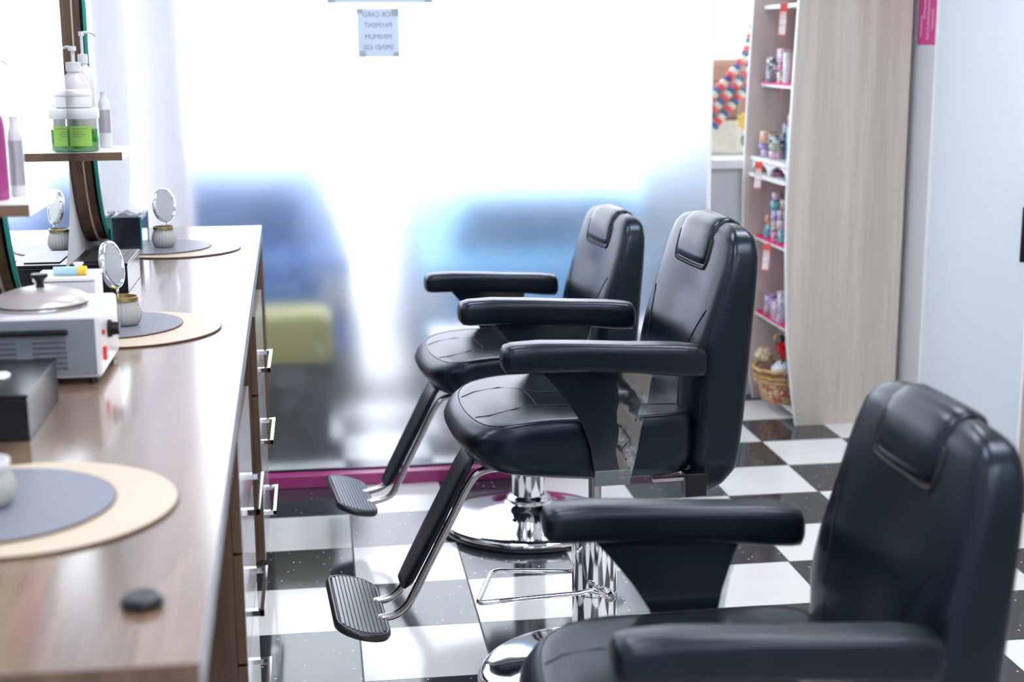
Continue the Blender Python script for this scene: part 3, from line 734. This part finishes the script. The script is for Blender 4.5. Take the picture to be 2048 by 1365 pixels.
# scalloped apron between the double boards
ap = []
for i in range(25):
    u = i/24; y = YU0+.02+u*(YU1-YU0-.04); ap.append((y, 1.074-.004))
low = []
for i in range(25):
    u = i/24; y = YU0+.02+u*(YU1-YU0-.04); ph = (u*2) % 1; low.append((y, 1.022+.046*math.sin(PI*ph)**.6 if .08 < ph < .92 else 1.0205))
MB().prism(ap+low[::-1], 0, 1.812, 1.822).obj('scalloped_apron', 'white', su)
for z, x in (SH[1], SH[4], SH[5]):
    o = MB().box(x-.002, XU1-.1, YU0+.03, YU1-.03, z+.0163, z+.0195); o.box(x-.004, x-.0015, YU0+.04, YU1-.05, z+.012, z+.0195)
    o = o.obj('felt_liner', 'hot'); tag(o, 'hot pink felt liner on the %s shelf' % {1.388: 'upper', .725: 'middle', .388: 'lower'}[z], 'felt liner', 'pink felt liners on the shelves')

# ---------------------------------------------------------------- bangle packs etc.
GC = {'dark': glitter('dark_glitter', (.04, .02, .04), (.35, .26, .34)), 'pink': glitter('pink_glitter', (.55, .28, .38), (.75, .55, .62)), 'mauve': glitter('mauve_glitter', (.32, .20, .28), (.6, .48, .55)),
      'gold': glitter('gold_glitter', (.55, .36, .10), (.7, .6, .5)), 'orange': glitter('orange_glitter', (.75, .32, .04), (.6, .35, .3)), 'purple': glitter('purple_glitter', (.28, .14, .55), (.6, .5, .75)),
      'lilac': glitter('lilac_glitter', (.42, .32, .50), (.6, .55, .62)), 'stripe': glitter('stripe_glitter', (.03, .03, .04), (.8, .8, .8), 90), 'olive': glitter('olive_glitter', (.25, .26, .10), (.5, .48, .35)),
      'blue': glitter('blue_glitter', (.05, .35, .70), (.2, .5, .8)), 'teal': glitter('teal_glitter', (.02, .28, .36), (.15, .5, .55)), 'crim': glitter('crimson_glitter', (.6, .05, .2), (.7, .3, .4)),
      'white': glitter('white_glitter', (.75, .72, .78), (.85, .82, .85)), 'brown': glitter('brown_glitter', (.25, .12, .08), (.5, .35, .3))}
def bangles(x, y, z, r, h, c, label, grp, n=5):
    t = thing('bangle_pack', label, 'bangles', (x, y, z), random.random()*3, grp)
    r *= 1.12; b = MB(); st = h/n
    pr = []
    for i in range(n):
        pr += [(r*.93, i*st+.0002), (r, i*st+st*.25), (r, i*st+st*.75), (r*.93, (i+1)*st-.0002)]
    b.lathe([(r*.6, 0)]+pr+[(r*.6, h-.0001)], n=28).obj('bangles', GC[c], t, smooth=40)
    MB().lathe([(r*1.05, 0.0005), (r*1.07, h*.5), (r*1.05, h-.0005)], n=20).obj('wrapping', 'wrap', t, smooth=180)
    return t
G = 'packs of bangles on the display shelves'
z = 1.4068
bangles(1.876, 1.272, z, .040, .052, 'dark', 'dark glitter bangle pack, lower left of the upper pink shelf', G)
bangles(1.874, 1.272, z+.0525, .036, .052, 'stripe', 'striped bangle pack stacked on the dark glitter one', G)
bangles(1.872, 1.165, z, .024, .046, 'gold', 'gold and white bangle pack at the right of the upper pink shelf', G)
bangles(1.872, 1.165, z+.0465, .022, .038, 'crim', 'crimson bangle pack between the gold and the pink packs', G)
bangles(1.880, 1.155, z+.085, .036, .055, 'pink', 'large pink bangle pack, topmost on the upper pink shelf', G)
bangles(1.866, 1.085, z, .020, .125, 'white', 'tall white pack at the panel edge of the upper pink shelf', G, 8)
z = 1.0905
bangles(1.850, 1.285, z, .024, .036, 'lilac', 'lilac bangle pack, lowest left on the scalloped shelf', G)
bangles(1.848, 1.293, z+.0365, .030, .022, 'purple', 'flat purple bangle pack on the lilac one', G)
bangles(1.850, 1.275, z+.059, .033, .052, 'orange', 'orange bangle pack on top of the purple one', G)
bangles(1.858, 1.170, z, .033, .034, 'pink', 'rose bangle pack, lowest right on the scalloped shelf', G)
bangles(1.858, 1.170, z+.0345, .033, .032, 'olive', 'olive bangle pack on the rose one', G)
bangles(1.856, 1.172, z+.067, .034, .036, 'stripe', 'black and white striped bangle pack on the olive one', G)
bangles(1.905, 1.165, z+.1035, .026, .046, 'dark', 'small dark bangle pack above the striped one', G)
bangles(1.900, 1.105, z+.0, .024, .140, 'blue', 'blue bangle pack beside the panel edge on the scalloped shelf', G, 8)
bangles(1.900, 1.105, z+.1405, .020, .046, 'pink', 'small pink bangle pack on the blue one', G)
z = 1.0205
bangles(1.860, 1.145, z, .024, .020, 'crim', 'small crimson pack in the slot below the scalloped shelf', G, 3)
bangles(1.870, 1.205, z, .022, .018, 'dark', 'small dark pack in the slot below the scalloped shelf', G, 3)
z = .7435
bangles(1.868, 1.175, z, .026, .042, 'crim', 'pink pack at the bottom of the tall stack on the middle shelf', G)
bangles(1.868, 1.175, z+.0425, .026, .044, 'olive', 'green pack second from the bottom in the tall stack', G)
bangles(1.868, 1.175, z+.087, .026, .044, 'purple', 'purple pack third from the bottom in the tall stack', G)
bangles(1.866, 1.175, z+.1315, .029, .040, 'teal', 'teal pack fourth from the bottom in the tall stack', G)
bangles(1.868, 1.178, z+.172, .024, .034, 'pink', 'pale pink pack, topmost of the tall stack on the middle shelf', G)
bangles(1.866, 1.085, z, .022, .058, 'teal', 'teal pack on the middle shelf near the panel edge', G)
bangles(1.866, 1.085, z+.0585, .026, .04, 'pink', 'rose pack on the teal one near the panel edge', G)
bangles(1.866, 1.085, z+.099, .026, .04, 'mauve', 'mauve pack above the rose one near the panel edge', G)
bangles(1.880, 1.085, z+.1395, .028, .046, 'brown', 'brown pack, highest near the panel edge of the middle shelf', G)
t = thing('corked_bottle', 'small teal bottle with wooden stopper at the left of the middle shelf', 'bottle', (1.858, 1.262, z))
MB().lathe([(.014, 0), (.0195, .004), (.020, .03), (.017, .046), (.010, .054), (.010, .058), (.001, .058)], n=28).obj('bottle_body', GC['teal'], t, smooth=60)
MB().lathe([(.010, .0582), (.009, .064), (.0145, .070), (.016, .090), (.012, .098), (.001, .10)], n=24).obj('stopper', 'wicker', t, smooth=60)
z = .4068
bangles(1.872, 1.250, z, .025, .042, 'brown', 'brown beaded pack at the left of the lower shelf', G)
bangles(1.872, 1.250, z+.0425, .025, .046, 'purple', 'purple beaded pack on the brown one', G)
bangles(1.875, 1.190, z, .019, .036, 'mauve', 'mauve pack second from the left on the lower shelf', G)
bangles(1.875, 1.190, z+.0365, .019, .040, 'white', 'white pack on the mauve one on the lower shelf', G)
bangles(1.872, 1.130, z, .030, .082, 'pink', 'tall pale pink pack in the middle of the lower shelf', G, 7)
bangles(1.866, 1.055, z, .025, .135, 'lilac', 'tall lilac pack at the panel edge of the lower shelf', G, 9)
bangles(1.925, 1.120, z+.0, .020, .125, 'brown', 'tall brown pack at the back of the lower shelf', G, 8)
bangles(1.925, 1.120, z+.1255, .026, .045, 'teal', 'teal pack on the tall brown pack of the lower shelf', G)

# sale tags
def sale_tag(x, y, z1, ln, tilt, label):
    t = thing('sale_tag', label, 'tag', (x, y, z1), 0, 'sale tags hanging from the shelves'); t.rotation_euler = (tilt, R(3), R(-20))
    # tag hangs in a plane facing the salon (normal -x/-y): build in the xz plane
    wd = .030
    MB().box(-wd/2, wd/2, -.0006, .0006, -ln, 0).obj('tag_card', 'tagw', t)
    MB().box(-wd/2, wd/2, -.0012, -.0007, -ln*.26, -.0005).obj('red_header', 'tagr', t)
    ls = MB()
    for q in (.44, .66): ls.box(-wd/2, wd/2, -.0012, -.0007, -ln*q-.002, -ln*q)
    ls.box(-wd/2, wd/2, -.0012, -.0007, -ln+.0005, -ln+.007)
    for sx in (-1, 1): ls.box(sx*(wd/2-.0007)-.0007, sx*(wd/2-.0007)+.0007, -.0012, -.0007, -ln, -ln*.26)
    ls.obj('red_lines', 'tagr', t)
    mw = Matrix.Translation((0, -.0014, -ln*.33)) @ Matrix.Rotation(R(90), 4, 'X')
    text_mesh('SALE', .0145, 'sale_lettering', 'tagr', t, mw)
    MB().tube(catmull([(0, 0, -.002), (.010, -.012, .004), (.018, -.012, -.03), (.024, -.010, -.045), (.030, -.006, -.02), (.032, -.004, .004)], 5), .0005, 5).obj('tag_string', 'tagr', t, smooth=180)
    return t
sale_tag(1.818, 1.02, 1.728, .130, 0, 'red and white sale tag hanging at the top of the shelf unit')
sale_tag(1.776, 1.16, 1.082, .118, R(2), 'red and white sale tag hanging over the scalloped shelf')
sale_tag(1.802, 1.10, .742, .118, R(-3), 'red and white sale tag hanging below the middle pink shelf')

# ribbon on upper shelf
o = MB().add([(0, -.004, 0), (0, .004, 0), (.001, -.003, -.03), (.001, .003, -.03), (-.001, -.001, -.052), (-.001, .001, -.052)], [(0, 1, 3, 2), (2, 3, 5, 4)]).obj('pink_ribbon', 'hot'); o.location = (1.843, 1.10, 1.386)
tag(o, 'thin pink ribbon trailing below the upper pink shelf', 'ribbon')

# basket
t = thing('wicker_basket', 'small wicker basket wrapped in red floral cloth at the bottom of the shelf unit', 'basket', (1.90, 1.13, .0465))
MB().lathe([(.075, 0), (.085, .004), (.105, .05), (.118, .098), (.112, .098), (.098, .05), (.07, .008), (.001, .008)], n=40).obj('cloth_body', 'floral', t, smooth=60)
for k_, (r, z) in enumerate(((.128, .150), (.124, .118), (.119, .098))):
    MB().tube([(r*math.cos(2*PI*j/48), r*math.sin(2*PI*j/48), z+.003*math.sin(j*PI/2)) for j in range(48)], .0075 if k_ != 1 else .006, 8, closed=True).obj('rim_hoop', 'wicker', t, smooth=180)
st_ = MB()
for j in range(40):
    a = 2*PI*j/40; st_.tube([(.119*math.cos(a), .119*math.sin(a), .10), (.127*math.cos(a+.08), .127*math.sin(a+.08), .15)], .0035, 5)
st_.obj('woven_stakes', 'wicker', t)
# wrapping lumps in the basket
def lump(x, y, z, r, m, name, label, cat, sq=(1, 1, 1), seed=1, amp=.18):
    rnd = random.Random(seed); ph = [rnd.random()*6 for _ in range(6)]
    rings = []
    for i in range(1, 14):
        th = PI*i/14; ring = []
        for j in range(24):
            a = 2*PI*j/24
            rr = r*(1+amp*math.sin(3*a+ph[0]+2*th)*math.sin(4*th+ph[1])+amp*.6*math.sin(7*a+ph[2])*math.sin(6*th+ph[3]))
            ring.append((sq[0]*rr*math.sin(th)*math.cos(a), sq[1]*rr*math.sin(th)*math.sin(a), -sq[2]*rr*math.cos(th)))
        rings.append(ring)
    o = MB().loft(rings).obj(name, m, None, smooth=180); o.location = (x, y, z); return tag(o, label, cat)
M['crinkle'] = glitter('patterned_wrap', (.80, .82, .86), (.88, .88, .9), 60)
lump(1.890, 1.085, .197, .050, M['crinkle'], 'wrapped_parcel', 'crumpled white cellophane parcel lying in the basket', 'parcel', (1.1, 1.1, .62), 3)
lump(1.830, 1.195, .238, .036, GC['gold'], 'bead_bundle', 'bundle of pearl and gold beads in clear wrap on the basket rim', 'beads', (1, 1, .95), 5)
# tall bag with dark and yellow items, red flower
t = thing('gift_bag', 'clear gift bag holding a black item with yellow trim above the basket', 'bag', (1.888, 1.130, .252)); t.scale = (.75, .75, .75)
MB().loft([[(a*.6, b_, .0) for a, b_ in sell(24, .03, .04, 3)], [(a, b_, .08) for a, b_ in sell(24, .04, .052, 3)], [(a*.8, b_, .14) for a, b_ in sell(24, .04, .05, 3)], [(a*.3-.01, b_*1.1, .168) for a, b_ in sell(24, .04, .045, 3)]]).obj('clear_wrap', 'wrap', t, smooth=180)
MB().loft([[(a, b_, z_) for a, b_ in sell(20, s_, s_*1.25, 3)] for s_, z_ in ((.018, .004), (.026, .05), (.022, .10), (.008, .115))]).obj('black_item', 'black', t, smooth=60)
MB().tube([(-.012+.024*math.cos(a_), .03*math.sin(a_), .085+.03*math.sin(a_)) for a_ in [i*PI/10 for i in range(11)]], .006, 8).obj('yellow_trim', 'ypet', t, smooth=180)
t = thing('red_flower', 'bright red cloth flower at the right of the basket', 'flower', (1.860, 1.030, .232))
fl = MB()
for k_ in range(9):
    a = k_*2.4; r0 = .010+.0022*k_
    fl.loft([[(r0*math.cos(a)*s_+.013*u*math.cos(a+1.57)*s_+.002, r0*math.sin(a)*s_+.013*u*math.sin(a+1.57)*s_, .012+.07*s_-.004*k_*s_+v*.003) for u, v in ((-1, 0), (0, 1), (1, 0), (0, -1))] for s_ in (.2, .7, 1.1, 1.25)])
fl.obj('petals', 'petal', t, smooth=60)
MB().tube([(0, 0, 0), (.002, 0, .02)], .004, 6).obj('stem', 'leaf', t)

# ---------------------------------------------------------------- poster strip on the right wall
t = thing('wall_poster', 'narrow magenta poster with white script beside the door frame', 'poster', (XR, .795, 1.56))
MB().box(-.002, -.0005, -.085, .085, 0, .75).obj('poster_sheet', 'pinkp', t)
rp_ = random.Random(3); sc = MB()
for col_, amp_, z0, z1 in ((-.055, .004, .06, .14), (-.05, .005, .22, .42), (-.015, .010, .02, .24), (-.012, .010, .27, .52), (.022, .003, .10, .30), (.05, .007, .03, .12), (.055, .007, .19, .30), (.05, .007, .34, .55)):
    pts = []; zz = z0; i = 0
    while zz < z1:
        pts.append((-.0026, col_+amp_*math.sin(i*1.9)*(.6+.4*rp_.random()), zz)); zz += .006; i += 1
    sc.tube(pts, .0013, 4)
sc.obj('script_lettering', 'tagw', t)

# ---------------------------------------------------------------- notices on the frosted window
YP = YG-.002
def notice(x0, x1, z0, z1, label, lines, tapes, nm='paper_notice'):
    t = thing(nm, label, 'notice', ((x0+x1)/2, YP, z0))
    w_ = (x1-x0)/2; h = z1-z0
    MB().box(-w_, w_, -.0007, 0, 0, h).obj('paper_sheet', 'notice', t)
    for i, (s_, zz) in enumerate(lines):
        mw = Matrix.Translation((0, -.0012, zz)) @ Matrix.Rotation(R(90), 4, 'X') @ Matrix.Diagonal((-.92, 1, 1, 1))
        text_mesh(s_, .0235, 'lettering', 'letter', t, mw)
    for (a, b_, c_, d_) in tapes: MB().box(a, b_, -.0017, -.0013, c_, d_).obj('adhesive_tape', 'tape', t)
    return t
notice(.083, .226, 1.533, 1.697, 'pale blue paper notice on the frosted window about card payment, text reversed',
       (('FOR CARD', .143), ('PAYMENT', .107), ('MINIMUM', .068), ('SPEND £20', .032)), ((-.074, -.052, .148, .164), (.048, .072, .138, .162), (-.066, -.044, 0, .02), (.052, .072, 0, .015)))
notice(-.018, .345, 1.716, 1.95, 'larger pale notice above the card payment notice, cut by the top frame edge', (), ((-.1815, -.155, 0, .23), (.155, .1815, 0, .23)))

# ---------------------------------------------------------------- display behind the clear window
t = thing('handbag', 'tan leather handbag in the display window behind the shelf unit', 'bag', (1.86, 1.80, 1.07))
rings = []
for z_, hx, hy in ((.16, .21, .06), (.18, .24, .075), (.27, .25, .08), (.32, .22, .06), (.40, .16, .035), (.43, .14, .02)):
    rings.append([(a, b_, z_) for a, b_ in sell(36, hx, hy, 3)])
MB().loft(rings).obj('bag_body', 'brownl', t, smooth=180)
MB().tube(catmull([(-.23, -.06, .20), (-.15, -.085, .33), (0, -.09, .30), (.15, -.085, .34), (.23, -.05, .22)], 8), .004, 8).obj('piping', 'dwood', t, smooth=180)
MB().box(-.26, .26, -.1, .12, .0, .155).obj('plinth_cloth', 'cloth', t, bevel=.02)
sg = MB(); 
t2 = thing('beaded_strap', 'beaded red, white and blue strap draped over the tan handbag', 'strap', (1.86, 1.645, .95))
path = catmull([(-.23, 0, .22), (-.15, -.01, .33), (-.06, -.012, .43), (.02, -.01, .54), (.06, .01, .66), (.12, .02, .86)], 6)
for mm, sel in (('petal', 0), ('cloth', 1), ('carblue', 2)):
    bd = MB()
    for i, p in enumerate(path):
        for s in (-1, 0, 1):
            if (i+s) % 3 == sel:
                bd.lathe([(.001, -.021), (.017, -.013), (.022, 0), (.017, .013), (.001, .021)], c=(p.x+s*.034, p.y, p.z-s*.034), n=10)
    bd.obj({'petal': 'red_beads', 'cloth': 'white_beads', 'carblue': 'blue_beads'}[mm], mm, t2, smooth=180)
t = thing('knitted_cone', 'cream knitted cone standing behind the handbag in the display window', 'ornament', (1.72, 2.10, 1.07))
MB().lathe([(.14, 0), (.13, .2), (.10, .42), (.06, .62), (.02, .78), (.001, .80)], n=40, flute=.03, nfl=12).obj('cone_body', 'cloth', t, smooth=180)
t = thing('yellow_flower', 'yellow flower on the display ledge next to the shelf unit', 'flower', (1.835, 1.56, 1.07))
MB().tube([(0, 0, 0), (.005, 0, .08), (-.004, 0, .15)], .004, 8).obj('stem', 'leaf', t, smooth=180)
fy = MB()
for k_ in range(10):
    a = 2*PI*k_/10
    fy.lathe([(.001, -.02), (.008, -.01), (.010, 0), (.008, .01), (.001, .02)], c=(-.004+.022*math.cos(a), -.005, .16+.022*math.sin(a)), n=8, axis=Matrix.Rotation(R(90)-a, 3, 'Y'))
fy.obj('petals', 'ypet', t, smooth=180)
fy = MB()
for k_ in range(5): fy.lathe([(.001, -.02), (.009, -.01), (.012, 0), (.009, .01), (.001, .02)], c=(-.004+.012*math.cos(k_*2.1), -.002, .07+.012*math.sin(k_*1.7)), n=8)
fy.obj('leaves', 'leaf', t, smooth=180)

# ---------------------------------------------------------------- street side, seen blurred through the frosted pane
def car(x, y, z, col, label, sc=1, rz=0, plate=True):
    t = thing('parked_car', label, 'car', (x, y, z), rz, 'cars outside the frosted window'); t.scale = (sc, sc, sc)
    prof = [(-1.9, .30), (-1.95, .62), (-1.78, .82), (-1.0, .95), (-.55, 1.36), (.75, 1.42), (1.55, 1.05), (1.92, .95), (1.98, .55), (1.92, .30)]
    # length along y, rear toward the window
    rings = []
    for k_, (f_, ins) in enumerate(((-.80, .10), (-.84, .0), (0, -.01), (.84, .0), (.80, .10))):
        rings.append([(f_*(1-.14*max(0, (q-.95)/.45)), -p+ins*(1 if p > 0 else -1), q-ins*.3) for p, q in prof])
    MB().loft(rings).obj('car_body', col, t, bevel=.03)
    MB().prism([(-.60, 1.06), (.60, 1.06), (.50, 1.33), (-.50, 1.33)], 1, -1.68, -1.2).obj('rear_window', 'cargrass' if col == 'carblue' else 'carglass2', t)
    MB().box(-.82, .82, -2.02, -1.9, .28, .45).obj('bumper', 'tyre', t, bevel=.03)
    if plate: MB().box(-.27, .27, -2.045, -2.02, .60, .76).obj('number_plate', 'plate', t)
    for sx in (-1, 1):
        MB().box(sx*.74-.09, sx*.74+.09, -2.0, -1.93, .70, .86).obj('tail_lamp', 'silver', t, bevel=.01)
        for yy in (-1.2, 1.25):
            MB().lathe([(.001, -.1), (.30, -.1), (.32, -.07), (.32, .07), (.30, .1), (.001, .1)], c=(sx*.76, yy, .32), n=28, axis=Matrix.Rotation(R(90), 3, 'Y')).obj('wheel', 'tyre', t, smooth=40)
    return t
car(-.60, 3.15, -.13, 'carblue', 'deep blue car, blurred behind the left of the frosted window', .82, 0, False)
car(1.00, 3.1, -.13, 'carpale', 'paler blue car, blurred behind the chairs through the frosted window', .76, 0, False)
t = thing('plate_shade_stand_in', 'stand-in for a yellow plate and dark under-car shade, blurred through the frosted window', 'stand-in', (-.20, .86, -.02))  # added block: yellow plate above, painted under-car shade below
MB().loft([[(a, b_, z_) for a, b_ in sell(28, .17*s_, .14*s_, 6)] for s_, z_ in ((.85, 0), (1, .40))]).obj('shade_block', 'tyre', t, smooth=60)
MB().loft([[(a, b_, z_) for a, b_ in sell(28, .17*s_, .15*s_, 6)] for s_, z_ in ((1, .402), (1, .55), (.85, .58))]).obj('plate_block', 'plate', t, smooth=60)
struct(MB().box(-1.5, -.545, .62, .90, -.02, 2.6).obj('wall_street_pier', 'render'))
struct(MB().box(-9, 12, 11, 11.3, -.2, 5).obj('wall_across_street', 'render'))
t = thing('garden_wall', 'low white wall seen blurred behind the middle chair through the frosted window', 'wall', (.86, .95, -.02))
MB().box(-.48, .46, -.1, .1, 0, .42).obj('wall_body', 'render', t, bevel=.01)
MB().box(-.50, .48, -.12, .12, .421, .46).obj('coping', 'render', t, bevel=.01)
